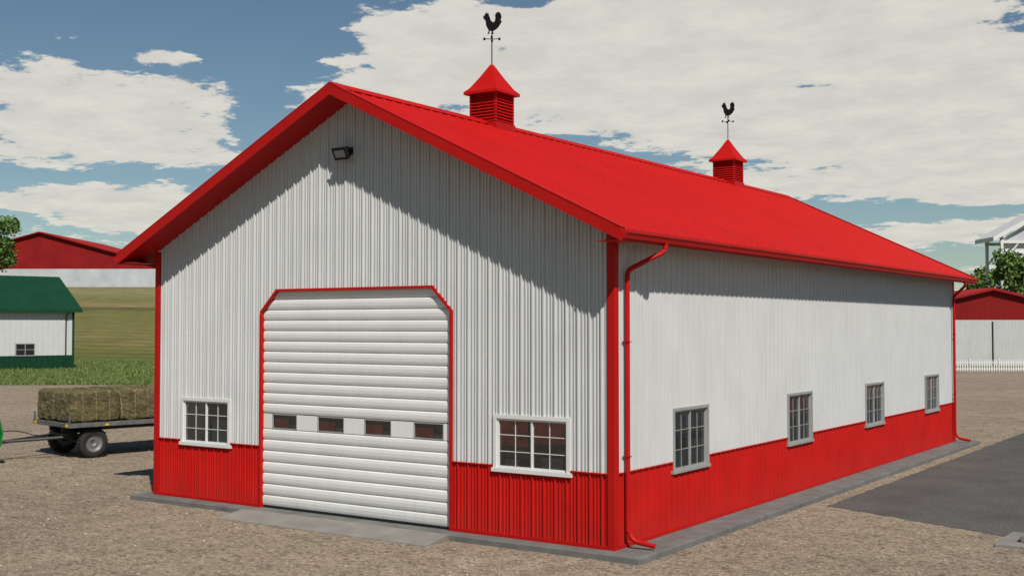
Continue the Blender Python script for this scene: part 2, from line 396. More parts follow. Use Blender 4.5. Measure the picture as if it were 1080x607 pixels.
out=[(dx0-t,0),(dx0-t,dh-dc+t*.41),(dx0+dc-t*.41,dh+t),(dx1-dc+t*.41,dh+t),(dx1+t,dh-dc+t*.41),(dx1+t,0)]
inn=[(dx0,0),(dx0,dh-dc),(dx0+dc,dh),(dx1-dc,dh),(dx1,dh-dc),(dx1,0)]
V=[];F=[]
for y in (-.05,.05):
    V+=[(x,y,z) for x,z in out]+[(x,y,z) for x,z in inn]
n=6
for i in range(5):
    F.append((i,i+1,n+i+1,n+i)); F.append((12+i,12+n+i,12+n+i+1,12+i+1)); F.append((i,12+i,12+i+1,i+1)); F.append((n+i,n+i+1,12+n+i+1,12+n+i))
mk('door_trim',V,F,M_redtrim,barn)
def window(nm,axis,a,b,z0,z1,frame,cols=2,rows=3,trim=.07):
    def bx(u0,u1,zA,zB,d0,d1):
        if axis=='f': return ((u0,-d1,zA),(u1,-d0,zB))
        return ((d0,u0,zA),(d1,u1,zB))
    L_=[];t=trim
    L_+=[bx(a-t,b+t,z1,z1+t,-.03,.05),bx(a-t-.03,b+t+.03,z0-t,z0,-.03,.065),bx(a-t,a,z0,z1,-.03,.048),bx(b,b+t,z0,z1,-.03,.048)]
    w=(b-a); m=(a+b)/2; s=.034
    for u0,u1,dd in ((a,m+.017,.0),(m-.017,b,-.010)):
        L_+=[bx(u0,u1,z0+.001,z0+s,-.02+dd,.018+dd),bx(u0,u1,z1-s,z1-.001,-.02+dd,.018+dd),bx(u0+.001,u0+s,z0+s,z1-s,-.02+dd,.016+dd),bx(u1-s,u1-.001,z0+s,z1-s,-.02+dd,.016+dd)]
        for c in range(1,cols):
            uc=u0+(u1-u0)*c/cols; L_.append(bx(uc-.006,uc+.006,z0+s,z1-s,-.018+dd*.3,-.006+dd*.3))
        for r_ in range(1,rows):
            zc=z0+(z1-z0)*r_/rows; L_.append(bx(u0+s,u1-s,zc-.006,zc+.006,-.017+dd*.3,-.004+dd*.3))
    boxes('window_frame_'+nm,L_,frame,barn,bevel=.002)
    d=-.024
    if axis=='f': V=[(a,-d,z0),(b,-d,z0),(b,-d,z1),(a,-d,z1)]
    else: V=[(d,a,z0),(d,b,z0),(d,b,z1),(d,a,z1)]
    mk('window_glass_'+nm,V,[(0,1,2,3)],M_glass,barn)
window('front_a','f',*fw[0],M_frame); window('front_b','f',*fw[1],M_frame)
for i,q_ in enumerate(sw): window('side_%d'%i,'s',*q_,M_greyframe,trim=.055)
def dspout(nm,pts,r=.043):
    tube('downspout_'+nm,smooth_path(pts,.09),r,M_redtrim,barn,seg=12)
ze=zr(RE)-.15
dspout('front_right',[(RE+.04,.78,ze),(RE+.03,.76,ze-.14),(.10,.30,ze-.46),(.10,.29,ze-.7),(.10,.29,.26),(.20,.31,.12),(.56,.36,.07)])
dspout('rear_right',[(RE+.04,LEN-.75,ze),(RE+.03,LEN-.73,ze-.14),(.10,LEN-.28,ze-.46),(.10,LEN-.27,ze-.7),(.10,LEN-.27,.26),(.20,LEN-.27,.12),(.56,LEN-.27,.07)])
dspout('front_left',[(-W-RE-.04,.78,ze),(-W-RE-.03,.76,ze-.14),(-W-.10,.30,ze-.46),(-W-.10,.29,ze-.7),(-W-.10,.29,.26),(-W-.2,.31,.12),(-W-.56,.36,.07)])
bk=[]
for yy in (.29,LEN-.27):
    for z in (1.5,3.4): bk.append(((.03,yy-.052,z),(.148,yy+.052,z+.02)))
boxes('downspout_straps',bk,M_redtrim,barn)
boxes('floodlight_bracket',[((-5.86,-.16,7.02),(-5.76,-.03,7.08)),((-5.90,-.05,6.98),(-5.72,-.03,7.12))],M_black,barn)
def flood():
    bm=bmesh.new(); bmesh.ops.create_cube(bm,size=1)
    for v in bm.verts:
        f=1.0 if v.co.y<0 else .7
        v.co=Vector((v.co.x*.38*f,v.co.y*.16,v.co.z*.26*f))
    me=bpy.data.meshes.new('floodlight_housing'); bm.to_mesh(me); bm.free(); me.materials.append(M_black)
    ob=bpy.data.objects.new('floodlight_housing',me); COL.objects.link(ob); ob.parent=barn; ob.location=(-5.81,-.24,7.0); ob.rotation_euler=(math.radians(28),0,0)
    b=ob.modifiers.new('b','BEVEL'); b.width=.02; b.segments=2
    g=mk('floodlight_lens',[(-.13,-.084,-.07),(.13,-.084,-.07),(.13,-.084,.07),(-.13,-.084,.07)],[(0,1,2,3)],M_lens,barn); g.location=ob.location; g.rotation_euler=ob.rotation_euler
flood()
ROO=[(-.26,.34),(-.24,.40),(-.20,.42),(-.21,.47),(-.17,.45),(-.15,.50),(-.12,.45),(-.09,.47),(-.09,.42),(-.06,.36),(-.03,.28),(.03,.24),(.08,.26),(.10,.34),(.09,.42),(.13,.48),(.20,.50),(.26,.45),(.28,.36),(.25,.30),(.29,.26),(.25,.20),(.19,.12),(.12,.06),(.05,.03),(.03,.0),(.06,-.05),(-.02,-.05),(-.01,.02),(-.06,.03),(-.08,-.05),(-.13,-.05),(-.09,.03),(-.12,.08),(-.17,.16),(-.18,.24),(-.19,.30),(-.21,.27),(-.22,.32)]
def cupola(nm,yc):
    xc=-W/2; w=.36; zb=R-.22; ztop=8.90
    bl=[((xc-w+.04,yc-w+.04,zb),(xc+w-.04,yc+w-.04,ztop))]
    for sx in (-1,1):
        for sy in (-1,1):
            bl.append(((xc+sx*w-(.05 if sx>0 else 0),yc+sy*w-(.05 if sy>0 else 0),zb+.001),(xc+sx*w+(.05 if sx<0 else 0),yc+sy*w+(.05 if sy<0 else 0),ztop-.001)))
    boxes('cupola_body_'+nm,bl,M_redtrim,barn)
    V=[];F=[]
    z=zb+.22
    while z<ztop-.05:
        a0,a1=w-.038,w+.012
        for (s0,z0_),(s1,z1_) in (((a1,z),(a0,z+.06)),((a0,z),(a1,z))):
            k=len(V)
            V+=[(xc-s0,yc-s0,z0_),(xc+s0,yc-s0,z0_),(xc+s0,yc+s0,z0_),(xc-s0,yc+s0,z0_),(xc-s1,yc-s1,z1_),(xc+s1,yc-s1,z1_),(xc+s1,yc+s1,z1_),(xc-s1,yc+s1,z1_)]
            for i in range(4): F.append((k+i,k+(i+1)%4,k+4+(i+1)%4,k+4+i))
        z+=.07
    mk('cupola_louvres_'+nm,V,F,M_redtrim,barn)
    boxes('cupola_base_'+nm,[((xc-w-.025,yc-w-.025,zb-.0),(xc+w+.025,yc+w+.025,R-.02))],M_redtrim,barn)
    V=[];F=[]
    rings=[(.46,ztop-.03),(.46,ztop+.03),(.36,ztop+.13),(.20,ztop+.38),(.03,9.58)]
    V+=[(xc-.36,yc-.36,ztop-.03),(xc+.36,yc-.36,ztop-.03),(xc+.36,yc+.36,ztop-.03),(xc-.36,yc+.36,ztop-.03)]
    for s,z in rings: V+=[(xc-s,yc-s,z),(xc+s,yc-s,z),(xc+s,yc+s,z),(xc-s,yc+s,z)]
    for r_ in range(len(rings)):
        for i in range(4): F.append((4*r_+i,4*r_+(i+1)%4,4*r_+4+(i+1)%4,4*r_+4+i))
    k=len(V)-4; F.append((k,k+1,k+2,k+3))
    mk('cupola_roof_'+nm,V,F,M_redroof,barn)
    tube('vane_rod_'+nm,[(xc,yc,9.5),(xc,yc,10.32)],.013,M_iron,barn,8)
    a=.6
    for ang in (a,a+math.pi/2):
        d=Vector((math.cos(ang),math.sin(ang),0))*.17; c=Vector((xc,yc,10.17))
        tube('vane_arm_'+nm,[c-d,c+d],.009,M_iron,barn,6)
    for sgn,ang in ((1,a),(-1,a),(1,a+math.pi/2),(-1,a+math.pi/2)):
        c=Vector((xc,yc,10.17))+Vector((math.cos(ang),math.sin(ang),0))*.17*sgn
        boxes('vane_finial_'+nm,[((c.x-.02,c.y-.02,c.z-.03),(c.x+.02,c.y+.02,c.z+.03))],M_iron,barn,bevel=.008)
    bm=bmesh.new(); sc=.92
    vs=[bm.verts.new((x*sc*.85,-.008,z*sc)) for x,z in ROO]; f=bm.faces.new(vs)
    r_=bmesh.ops.extrude_face_region(bm,geom=[f]); 
    for v in [g_ for g_ in r_['geom'] if isinstance(g_,bmesh.types.BMVert)]: v.co.y=.008
    bmesh.ops.recalc_face_normals(bm,faces=bm.faces)
    me=bpy.data.meshes.new('rooster'); bm.to_mesh(me); bm.free(); me.materials.append(M_iron)
    ob=bpy.data.objects.new('rooster_vane_'+nm,me); COL.objects.link(ob); ob.parent=barn; ob.location=(xc,yc,10.33); ob.rotation_euler=(0,0,.6)
cupola('front',4.62); cupola('rear',17.62)
GZ=-.11
pad=prism('concrete_pad',[(-W-.42,-.36),(.66,-.36),(.66,LEN+.6),(-W-.42,LEN+.6)],'z',GZ-.05,-.002,M_conc,barn,bevel=.02)
prism('door_apron',[(-1.05,GZ-.05),(-.363,GZ-.05),(-.363,.004),(-.42,.004),(-1.05,GZ+.02)],'x',dx0-.15,dx1+.25,M_conc2,barn,bevel=.01)
# ------------------------------------------------------------------ ground
Fd=np.array([-.5638,.8259]); Rd=np.array([.8259,.5638]); Cc=np.array([9.5247,-16.9257])
def wp(px,depth):
    p=Cc+depth*Fd+(px-540)/1236.4*depth*Rd; return float(p[0]),float(p[1])
def sstep(a,b,x):
    t=max(0,min(1,(x-a)/(b-a))); return t*t*(3-2*t)
def hz(x,y):
    s=-.5638*x+.8259*y; t=.8259*x+.5638*y
    hill=12.3*min(1,max(0,(s-92)/140))**1.15 if s>92 else 0
    hill*=1-sstep(-62,-5,t+0)
    far=14*sstep(300,700,math.hypot(x,y))*(.5+.5*math.sin(.004*x+1)*math.cos(.005*y))
    bump=.5*mnoise.noise(Vector((x*.03,y*.03,0)))*sstep(70,110,s)
    return GZ+hill+far+bump*(1 if t<-10 else .2)
V=[(0,10,GZ)];F=[]
nseg=180; rs=[2.5]
while rs[-1]<4000: rs.append(rs[-1]*1.045+.8)
for r_ in rs:
    for k in range(nseg):
        th=2*math.pi*k/nseg; x=r_*math.cos(th); y=10+r_*math.sin(th); V.append((x,y,hz(x,y)))
for k in range(nseg): F.append((0,1+k,1+(k+1)%nseg))
for i in range(len(rs)-1):
    for k in range(nseg):
        a=1+i*nseg+k; b=1+i*nseg+(k+1)%nseg; F.append((a,a+nseg,b+nseg,b))
mk('ground',V,F,M_ground,smooth=True)
pts=[]
def edge(a,b,n,j):
    for i in range(n):
        t=i/n; pts.append((a[0]+(b[0]-a[0])*t+random.uniform(-j,j),a[1]+(b[1]-a[1])*t+random.uniform(-j,j)))
edge((1.02,7.3),(4.9,5.6),60,.035); edge((4.9,5.6),(24,-2.6),80,.035); edge((24,-2.6),(30,45),10,.02); edge((30,45),(1.0,45),10,.02); edge((1.0,45),(1.02,7.3),260,.035)
mk('asphalt_yard',[(x,y,GZ+.006) for x,y in pts],[tuple(range(len(pts)))],M_asph)
st=empty('concrete_steps'); 
boxes('lower_slab',[((4.95,4.45,GZ-.02),(9,5.9,GZ+.06))],M_conc2,st,bevel=.015); boxes('upper_slab',[((5.3,4.8,GZ+.06),(9,5.9,GZ+.18))],M_conc2,st,bevel=.015)
def stones():
    V=[];F=[]
    ico=bmesh.new(); bmesh.ops.create_icosphere(ico,subdivisions=1,radius=1); iv=[v.co.copy() for v in ico.verts]; jf=[[v.index for v in f.verts] for f in ico.faces]; ico.free()
    for _ in range(8000):
        d=random.uniform(13.5,40); px=random.uniform(-60,1140); x,y=wp(px,d)
        if -W-.5<x<.75 and -.5<y<LEN+1: continue
        if dx0-.3<x<dx1+.4 and -1.1<y<0: continue
        if x>.95 and y>7.3-(x-1.0)*.42: continue
        s=random.choice([.008,.012,.012,.018,.024])*random.uniform(.7,1.3)
        k=len(V); rz=random.uniform(0,6.28); cr,sr=math.cos(rz),math.sin(rz); fx,fy,fz=random.uniform(.7,1.4),random.uniform(.7,1.2),random.uniform(.4,.7)
        for v in iv:
            q=v*random.uniform(.8,1.15); a,b=q.x*fx*s,q.y*fy*s; V.append((x+a*cr-b*sr,y+a*sr+b*cr,GZ+q.z*fz*s+s*.2))
        F+=[tuple(i+k for i in f) for f in jf]
    m=leafm('stone',(.11,.09,.07),(.50,.44,.36))
    mk('gravel_stones',V,F,m)
stones()
# ------------------------------------------------------------------ background barns
def far_barn(name,loc,rot,w,l,wall,ridge,mw,mr,mwain=None,wain=1.2,gable=None,gz=None,win=(),ov=.6,z0=GZ,downs=None,trim=None,ribs=True):
    e_=empty(name,(loc[0],loc[1],z0),rot)
    zt=lambda x: ridge-abs(x+w/2)*(ridge-wall)/(w/2)
    f=lambda u: zt(u-w)-.1
    wb=wain if mwain else 0
    for nm,org,y in (('front_wall',(-w,0),-1),('rear_wall',(-w,l),1)):
        if gable:
            corr(nm,org,(1,0),(0,y),w,wb,gz,mw,e_); corr('gable_'+nm,org,(1,0),(0,y),w,gz,lambda u:max(gz,f(u)),gable,e_)
        else: corr(nm,org,(1,0),(0,y),w,wb,f,mw,e_,P=.4572)
        if mwain: corr('wainscot_'+nm,org,(1,0),(0,y),w,0,wb,mwain,e_,P=.4572)
    for nm,org,x in (('side_wall_r',(0,0),1),('side_wall_l',(-w,0),-1)):
        corr(nm,org,(0,1),(x,0),l,wb,wall-.1,mw,e_,P=.4572)
        if mwain: corr('wainscot_'+nm,org,(0,1),(x,0),l,0,wb,mwain,e_,P=.4572)
    sl=(ridge-wall)/(w/2); zz=wall-ov*sl
    for s in (1,-1):
        xe=ov if s>0 else -w-ov
        prism('roof_%s'%('r' if s>0 else 'l'),[(-w/2,ridge),(xe,zz),(xe,zz-.22),(-w/2,ridge-.22)],'y',-ov,l+ov,mr,e_)
        y=-ov
        V=[];F=[]
        while y<l+ov:
            k=len(V); V+=[(-w/2,y,ridge+.003),(xe,y,zz+.003),(xe,y+.03,zz+.04),(-w/2,y+.03,ridge+.04),(-w/2,y+.06,ridge+.003),(xe,y+.06,zz+.003)]
            F+=[(k,k+1,k+2,k+3),(k+3,k+2,k+5,k+4)]; y+=.6
        mk('roof_ribs',V,F,mr,e_)
    tr=trim or mr
    boxes('corner_trims',[((-.12,-.06,0),(.06,0,wall-.15)),((0,.001,0),(.06,.12,wall-.15)),((-.12,l,0),(.06,l+.06,wall-.15)),((0,l-.12,0),(.06,l-.001,wall-.15)),((-w-.06,-.06,0),(-w+.12,0,wall-.15))],tr,e_)
    for (a,b,c,d) in win:
        m_=(a+b)/2
        boxes('window_frame',[((.01,a-.08,c-.08),(.07,b+.08,c)),((.01,a-.08,d),(.07,b+.08,d+.08)),((.01,a-.08,c),(.068,a,d)),((.01,b,c),(.068,b+.08,d)),((.01,m_-.03,c),(.066,m_+.03,d)),((.01,a,(c+d)/2-.02),(.062,m_-.03,(c+d)/2+.02)),((.01,m_+.03,(c+d)/2-.02),(.062,b,(c+d)/2+.02))],M_greyframe,e_)
        boxes('window_pane',[((.03,a,c),(.045,b,d))],M_black,e_)
    if downs is not None:
        for y in downs: tube('downspout',smooth_path([(ov,y,zz-.1),(ov-.05,y,zz-.3),(.12,y,zz-.7),(.12,y,.1)],.1),.06,tr,e_)
    return e_
far_barn('green_roof_barn',(-87.9,26.3),math.radians(-16.3),11.5,22,5.5,8.35,M_white,M_greenroof,M_green,1.2,win=[(17.1,18.6,1.25,2.2),(5,6.5,1.25,2.2)],downs=[21.3],trim=M_green)
rr=.5989
def ctr_to_corner(px,depth,w):
    x,y=wp(px,depth); return (x+w/2*math.cos(rr),y+w/2*math.sin(rr))
c=ctr_to_corner(42,262,60)
far_barn('red_roof_shed',c,rr,60,40,4.6,12.7,M_farwhite,M_oldred,gable=M_oldred,gz=4.4,z0=12.0,ov=.8)
c=ctr_to_corner(1046,112,12)
far_barn('red_gable_barn',c,rr,12,20,6.0,7.4,M_white,M_oldred,gable=M_oldred,gz=4.35,z0=GZ,ov=.5)
box('wall_seam',(0,0,0),(.1,.1,4.2),M_black,bpy.data.objects['red_gable_barn']).location=(-6,-.12,0)
def canopy():
    x,y=wp(1097,135); e_=empty('white_canopy_shed',(x,y,GZ),rr)
    w=11;z1=13.4;zrg=17.0;l=4.8; sp=4.2
    for s in (1,-1):
        prism('roof_slab',[(0,zrg),(s*w/2,z1+.6),(s*w/2,z1+.1),(0,zrg-.5)],'y',-.6,l,M_frame,e_)
        boxes('post',[((s*(w/2-1.2)-.15,-.1+k*sp,0),(s*(w/2-1.2)+.15,.2+k*sp,z1+.8)) for k in range(2)],M_frame,e_)
    boxes('tie_beam',[((-w/2+1.0,-.08+k*sp,z1-.1),(w/2-1.0,.18+k*sp,z1+.25)) for k in range(2)],M_frame,e_)
    for s in (1,-1):
        for k in range(2): tube('brace',[(s*(w/2-1.2),.05+k*sp,z1-2.5),(s*(w/2-3.2),.05+k*sp,z1+.0)],.1,M_frame,e_,6); tube('web',[(s*(w/2-1.0),.05+k*sp,z1+.1),(0,.05+k*sp,zrg-.7)],.1,M_frame,e_,6)
    boxes('wall_panel',[((-w/2+2.6,.3,z1-2.6),(w/2-2.6,.4,z1-1.2)),((-w/2+1.7,.45,z1-1.2),(w/2-1.7,.55,z1-.1))],M_frame,e_)
    prism('gable_panel',[(-w/2+1.5,z1+.26),(w/2-1.5,z1+.26),(0,zrg-.9)],'y',.3,.4,M_farwhite,e_)
canopy()
def fence():
    p0=np.array(wp(930,97)); e_=empty('picket_fence',(p0[0],p0[1],GZ),rr)
    ln=34; bl=[((0,0,.22),(ln,.04,.30)),((0,0,.72),(ln,.04,.80))]
    x=0
    while x<ln: bl.append(((x,-.025,.05),(x+.09,-.002,.98))); x+=.2
    x=0
    while x<=ln: bl.append(((x,.041,0),(x+.12,.16,1.08))); x+=2.4
    boxes('pickets',bl,M_frame,e_)
fence()
# ------------------------------------------------------------------ trees
def tree(name,loc,height,crown_r,trunk=.28,seed=1,n=5200,leaf=.28,low=.25):
    rd=random.Random(seed); e_=empty(name,loc)
    def limb(nm,a,b,r0,r1,seg=7):
        V=[];F=[];a=Vector(a);b=Vector(b);n_=7
        bend=Vector((rd.uniform(-.3,.3),rd.uniform(-.3,.3),0))*(b-a).length*.2
        for i in range(n_+1):
            t=i/n_; c=a.lerp(b,t)+bend*math.sin(math.pi*t); r_=r0+(r1-r0)*t
            for k in range(seg):
                th=2*math.pi*k/seg; V.append((c.x+math.cos(th)*r_,c.y+math.sin(th)*r_,c.z+math.sin(th)*r_*.2))
        for i in range(n_):
            for k in range(seg): F.append((i*seg+k,i*seg+(k+1)%seg,(i+1)*seg+(k+1)%seg,(i+1)*seg+k))
        mk(nm,V,F,M_bark,e_,smooth=True)
    limb('trunk',(0,0,-.2),(0,0,height*.8),trunk,trunk*.25,9)
    cl=[]
    for i in range(16):
        z=height*(low+(.95-low)*rd.random()); fr=1-abs((z/height-.58)/.5)**2*.75; a=rd.uniform(0,6.28); rr_=crown_r*max(.25,fr)*rd.uniform(.45,.85)
        c=Vector((math.cos(a)*rr_,math.sin(a)*rr_,z)); limb('limb_%d'%i,(0,0,max(height*.2,z-rr_*.7)),c,trunk*.35,.03,5); cl.append((c,crown_r*rd.uniform(.25,.42)))
    for i in range(22):
        z=height*(low+(1-low)*rd.random()); fr=max(.2,1-abs((z/height-.58)/.5)**2*.8); a=rd.uniform(0,6.28); rr_=crown_r*fr*rd.uniform(.0,.95)
        cl.append((Vector((math.cos(a)*rr_,math.sin(a)*rr_,z)),crown_r*rd.uniform(.18,.34)))
    V=[];F=[]
    for i in range(n):
        c,r_=rd.choice(cl); d=Vector((rd.gauss(0,1),rd.gauss(0,1),rd.gauss(0,.8))).normalized()*r_*rd.uniform(.55,1.08); p=c+d
        a=Vector((rd.gauss(0,1),rd.gauss(0,1),rd.gauss(0,1))).normalized(); b=a.cross(Vector((rd.gauss(0,1),rd.gauss(0,1),rd.gauss(0,1)))).normalized(); s=leaf*rd.uniform(.5,1.2)
        k=len(V); V+=[p-a*s,p+b*s*.6,p+a*s,p-b*s*.6]; F.append((k,k+1,k+2,k+3))
    mk('crown',V,F,M_leaf,e_)
x,y=wp(-14,232); tree('broadleaf_tree',(x,y,hz(x,y)),17.0,6.2,.4,seed=5,n=9000,leaf=.4)
for px,d,hh,cr,sd in ((1064,130,11.6,4.2,7),(1040,150,10.4,3.2,8),(1096,128,10.6,4.5,9)):
    x,y=wp(px,d); tree('broadleaf_tree',(x,y,hz(x,y)),hh,cr,.3,seed=sd,n=9000,leaf=.26)
def treeline():
    V=[];F=[];rd=random.Random(4)
    for i in range(520):
        a=rd.uniform(0,6.28); r_=rd.uniform(560,680); x=r_*math.cos(a);y=r_*math.sin(a)
        hgt=rd.uniform(9,17); z=hz(x,y)
        for j in range(70):
            d=Vector((rd.gauss(0,1),rd.gauss(0,1),rd.gauss(0,1))).normalized(); p=Vector((x,y,z+hgt*.55))+Vector((d.x*hgt*.45,d.y*hgt*.45,d.z*hgt*.5))*rd.uniform(.6,1)
            a_=Vector((rd.gauss(0,1),rd.gauss(0,1),rd.gauss(0,1))).normalized(); b=a_.cross(d).normalized(); s=2.2
            k=len(V); V+=[p-a_*s,p+b*s*.7,p+a_*s,p-b*s*.7]; F.append((k,k+1,k+2,k+3))
    mk('distant_trees',V,F,M_leaf)
treeline()
def tufts():
    V=[];F=[];rd=random.Random(9)
    for i in range(9000):
        d=75.5+ (rd.random()**1.6)*45; px=rd.uniform(-60,240); x,y=wp(px,d)
        z=hz(x,y); n_=3; hh=rd.uniform(.08,.26)
        if d<77 and rd.random()<.5: continue
        lx=(x+87.9)*math.cos(math.radians(16.3))-(y-26.3)*math.sin(math.radians(16.3)); ly=(x+87.9)*math.sin(math.radians(16.3))+(y-26.3)*math.cos(math.radians(16.3))
        if -12<lx<.3 and -.3<ly<22.5: continue
        for j in range(n_):
            a=rd.uniform(0,6.28); w_=.05; k=len(V); ox,oy=rd.uniform(-.2,.2),rd.uniform(-.2,.2)
            V+=[(x+ox-math.cos(a)*w_,y+oy-math.sin(a)*w_,z-.02),(x+ox+math.cos(a)*w_,y+oy+math.sin(a)*w_,z-.02),(x+ox+rd.uniform(-.15,.15),y+oy+rd.uniform(-.15,.15),z+hh)]; F.append((k,k+1,k+2))
    m=leafm('grass_blades',(.075,.11,.025),(.20,.25,.08)); mk('grass',V,F,m)
tufts()
# ------------------------------------------------------------------ trailer
def lathe(name,prof,seg,mat,parent,loc,rotz,mats=None,fmf=None):
    V=[];F=[];fm=[]
    for a,r_ in prof:
        for k in range(seg):
            th=2*math.pi*k/seg; V.append((math.cos(th)*r_,a,math.sin(th)*r_))
    for i in range(len(prof)-1):
        for k in range(seg):
            F.append((i*seg+k,i*seg+(k+1)%seg,(i+1)*seg+(k+1)%seg,(i+1)*seg+k)); fm.append(fmf(i) if fmf else 0)
    ob=mk(name,V,F,mat,parent,mats=mats,fm=fm,smooth=True); ob.location=loc; ob.rotation_euler=(0,0,rotz); return ob
def wheel(name,parent,loc,r,w,rotz=0,hubm=None):
    hw=w/2
    prof=[(-hw*.35,.02),(-hw*.35,r*.18),(-hw*.55,r*.2),(-hw*.45,r*.30),(-hw*.35,r*.5),(-hw*.8,r*.58),(-hw*.92,r*.60),(-hw,r*.66),(-hw*1.02,r*.82),(-hw*.9,r*.94),(-hw*.6,r*.99),(0,r),(hw*.6,r*.99),(hw*.9,r*.94),(hw*1.02,r*.82),(hw,r*.66),(hw*.92,r*.60),(hw*.8,r*.58),(hw*.35,r*.5),(hw*.45,r*.30),(hw*.55,r*.2),(hw*.35,r*.18),(hw*.35,.02)]
    ob=lathe(name,prof,36,M_tyre,parent,loc,rotz,mats=[M_tyre,hubm or M_hub],fmf=lambda i: 1 if (i<6 or i>15) else 0)
    V=[];F=[]
    for k in range(28):
        th=2*math.pi*k/28
        for s in (-1,1):
            vs=boxv((-r*.035,min(s*.01,s*hw*.85),r*.97),(r*.035,max(s*.01,s*hw*.85),r*1.015)); kk=len(V)
            for v in vs:
                tt=th+ (abs(v[1])/hw)*.1; V.append((v[0]*math.cos(tt)+v[2]*math.sin(tt),v[1],-v[0]*math.sin(tt)+v[2]*math.cos(tt)))
            F+=[tuple(i+kk for i in f) for f in BF]
    t_=mk(name+'_tread',V,F,M_tyre,parent); t_.location=loc; t_.rotation_euler=(0,0,rotz)
tr=empty('hay_trailer',(-20.5,4.42,GZ),math.radians(-10.5))
hw=1.18; Lb=8.0; f0=-.75; bz=1.02
boxes('deck',[((-hw,f0,bz-.06),(hw,f0+Lb,bz))],M_wood,tr,bevel=.01)
boxes('side_rails',[((hw,f0,bz-.12),(hw+.05,f0+Lb,bz+.01)),((-hw-.05,f0,bz-.12),(-hw,f0+Lb,bz+.01)),((-hw-.05,f0-.05,bz-.12),(hw+.05,f0-.001,bz+.01)),((-hw-.05,f0+Lb+.001,bz-.12),(hw+.05,f0+Lb+.05,bz+.01))],M_steelgrey,tr,bevel=.008)
boxes('chassis',[((-.45,f0+.1,bz-.28),(-.35,f0+Lb-.1,bz-.061)),((.35,f0+.1,bz-.28),(.45,f0+Lb-.1,bz-.061))]+[((-hw,f0+.6+i*1.1,bz-.13),(hw,f0+.68+i*1.1,bz-.062)) for i in range(7)],M_steel,tr)
boxes('headboard',[((-hw,f0-.045,bz+.016),(-hw+.06,f0-.005,bz+.25)),((hw-.06,f0-.045,bz+.016),(hw,f0-.005,bz+.25))],M_steelgrey,tr)
for ya in (0,5.6):
    boxes('axle',[((-.85,ya-.05,.37),(.85,ya+.05,.47))],M_steel,tr)
    boxes('spring',[((s*.6-.04,ya-.5,.48),(s*.6+.04,ya+.5,.54)) for s in (-1,1)]+[((s*.6-.05,ya-.48,.54),(s*.6+.05,ya-.40,.74)) for s in (-1,1)]+[((s*.6-.05,ya+.40,.54),(s*.6+.05,ya+.48,.74)) for s in (-1,1)],M_steel,tr)
    for s in (-1,1): wheel('wheel',tr,(s*.95,ya,.43),.43,.27,math.pi/2)
lathe('turntable',[(0,.0),(0,.5),(.05,.5),(.05,0)],24,M_steel,tr,(0,0,.69),0).rotation_euler=(math.pi/2,0,0)
boxes('dolly_frame',[((-.65,-.5,.60),(-.55,.5,.68)),((.55,-.5,.60),(.65,.5,.68)),((-.65,-.56,.60),(.65,-.50,.68)),((-.65,.50,.60),(.65,.56,.68))],M_steel,tr)
for s in (-1,1): tube('drawbar',[(s*.55,-.5,.60),(0,-2.1,.54)],.045,M_steel,tr,8)
tube('drawbar_tongue',[(0,-2.0,.54),(0,-2.5,.50)],.05,M_steel,tr,8)
tube('hydraulic_hose',smooth_path([(.1,-.5,.75),(.1,-1.2,.62),(.05,-1.8,.85),(0,-2.5,.8)],.3,5),.015,M_black,tr,6)
boxes('reflector_front',[((s*1.05-.07,f0-.07,bz-.10),(s*1.05+.07,f0-.051,bz-.02)) for s in (-1,1)],M_yellow,tr)
boxes('side_reflector',[((hw+.051,f0+1+i*2,bz-.10),(hw+.065,f0+1.12+i*2,bz-.04)) for i in range(4)],M_yellow,tr)
def bale(nm,lo,hi,seed):
    bm=bmesh.new(); bmesh.ops.create_cube(bm,size=1); bmesh.ops.subdivide_edges(bm,edges=bm.edges,cuts=13,use_grid_fill=True)
    sz=[hi[i]-lo[i] for i in range(3)]; c=[(hi[i]+lo[i])/2 for i in range(3)]
    for v in bm.verts:
        q=v.co.copy(); l4=(abs(2*q.x)**10+abs(2*q.y)**10+abs(2*q.z)**10)**.1
        if l4>0: q=q/ max(l4,1e-6)*max(abs(2*q.x),abs(2*q.y),abs(2*q.z))
        p=Vector([c[i]+q[i]*sz[i] for i in range(3)])
        nn=mnoise.noise(p*4+Vector((seed,0,0)))*.045+mnoise.noise(p*13)*.035
        dd=Vector((q.x,q.y,q.z)).normalized(); p+=dd*nn
        st_=math.sin((p.y-lo[1])/sz[1]*math.pi*6)**8*.012; p-=dd*st_
        v.co=p
    rd=random.Random(int(seed*10)+1)
    for i in range(900):
        ax=rd.choice([0,1,2,2]); s_=rd.choice([-1,1]); p=[lo[j]+rd.random()*sz[j] for j in range(3)]
        p[ax]=(hi[ax] if s_>0 else lo[ax]); 
        if ax==2 and s_<0: continue
        p=Vector(p); d=Vector((rd.gauss(0,1),rd.gauss(0,1),rd.gauss(0,.5))).normalized()*rd.uniform(.05,.13); d[ax]=s_*rd.uniform(.0,.05); w_=d.cross(Vector((rd.gauss(0,1),rd.gauss(0,1),rd.gauss(0,1)))).normalized()*.006
        a_=[bm.verts.new(p-w_),bm.verts.new(p+w_),bm.verts.new(p+d)]; bm.faces.new(a_)
    me=bpy.data.meshes.new(nm); bm.to_mesh(me); bm.free(); me.materials.append(M_bale)
    ob=bpy.data.objects.new(nm,me); COL.objects.link(ob); ob.parent=tr
k=0
for i in range(5):
    for j in range(2):
        bale('hay_bale_part_%d'%k,(-1.18+j*1.19,f0+.03+i*1.50,bz+.0),(-1.18+j*1.19+1.17,f0+.03+i*1.50+1.47,bz+.90),k*3.1); k+=1
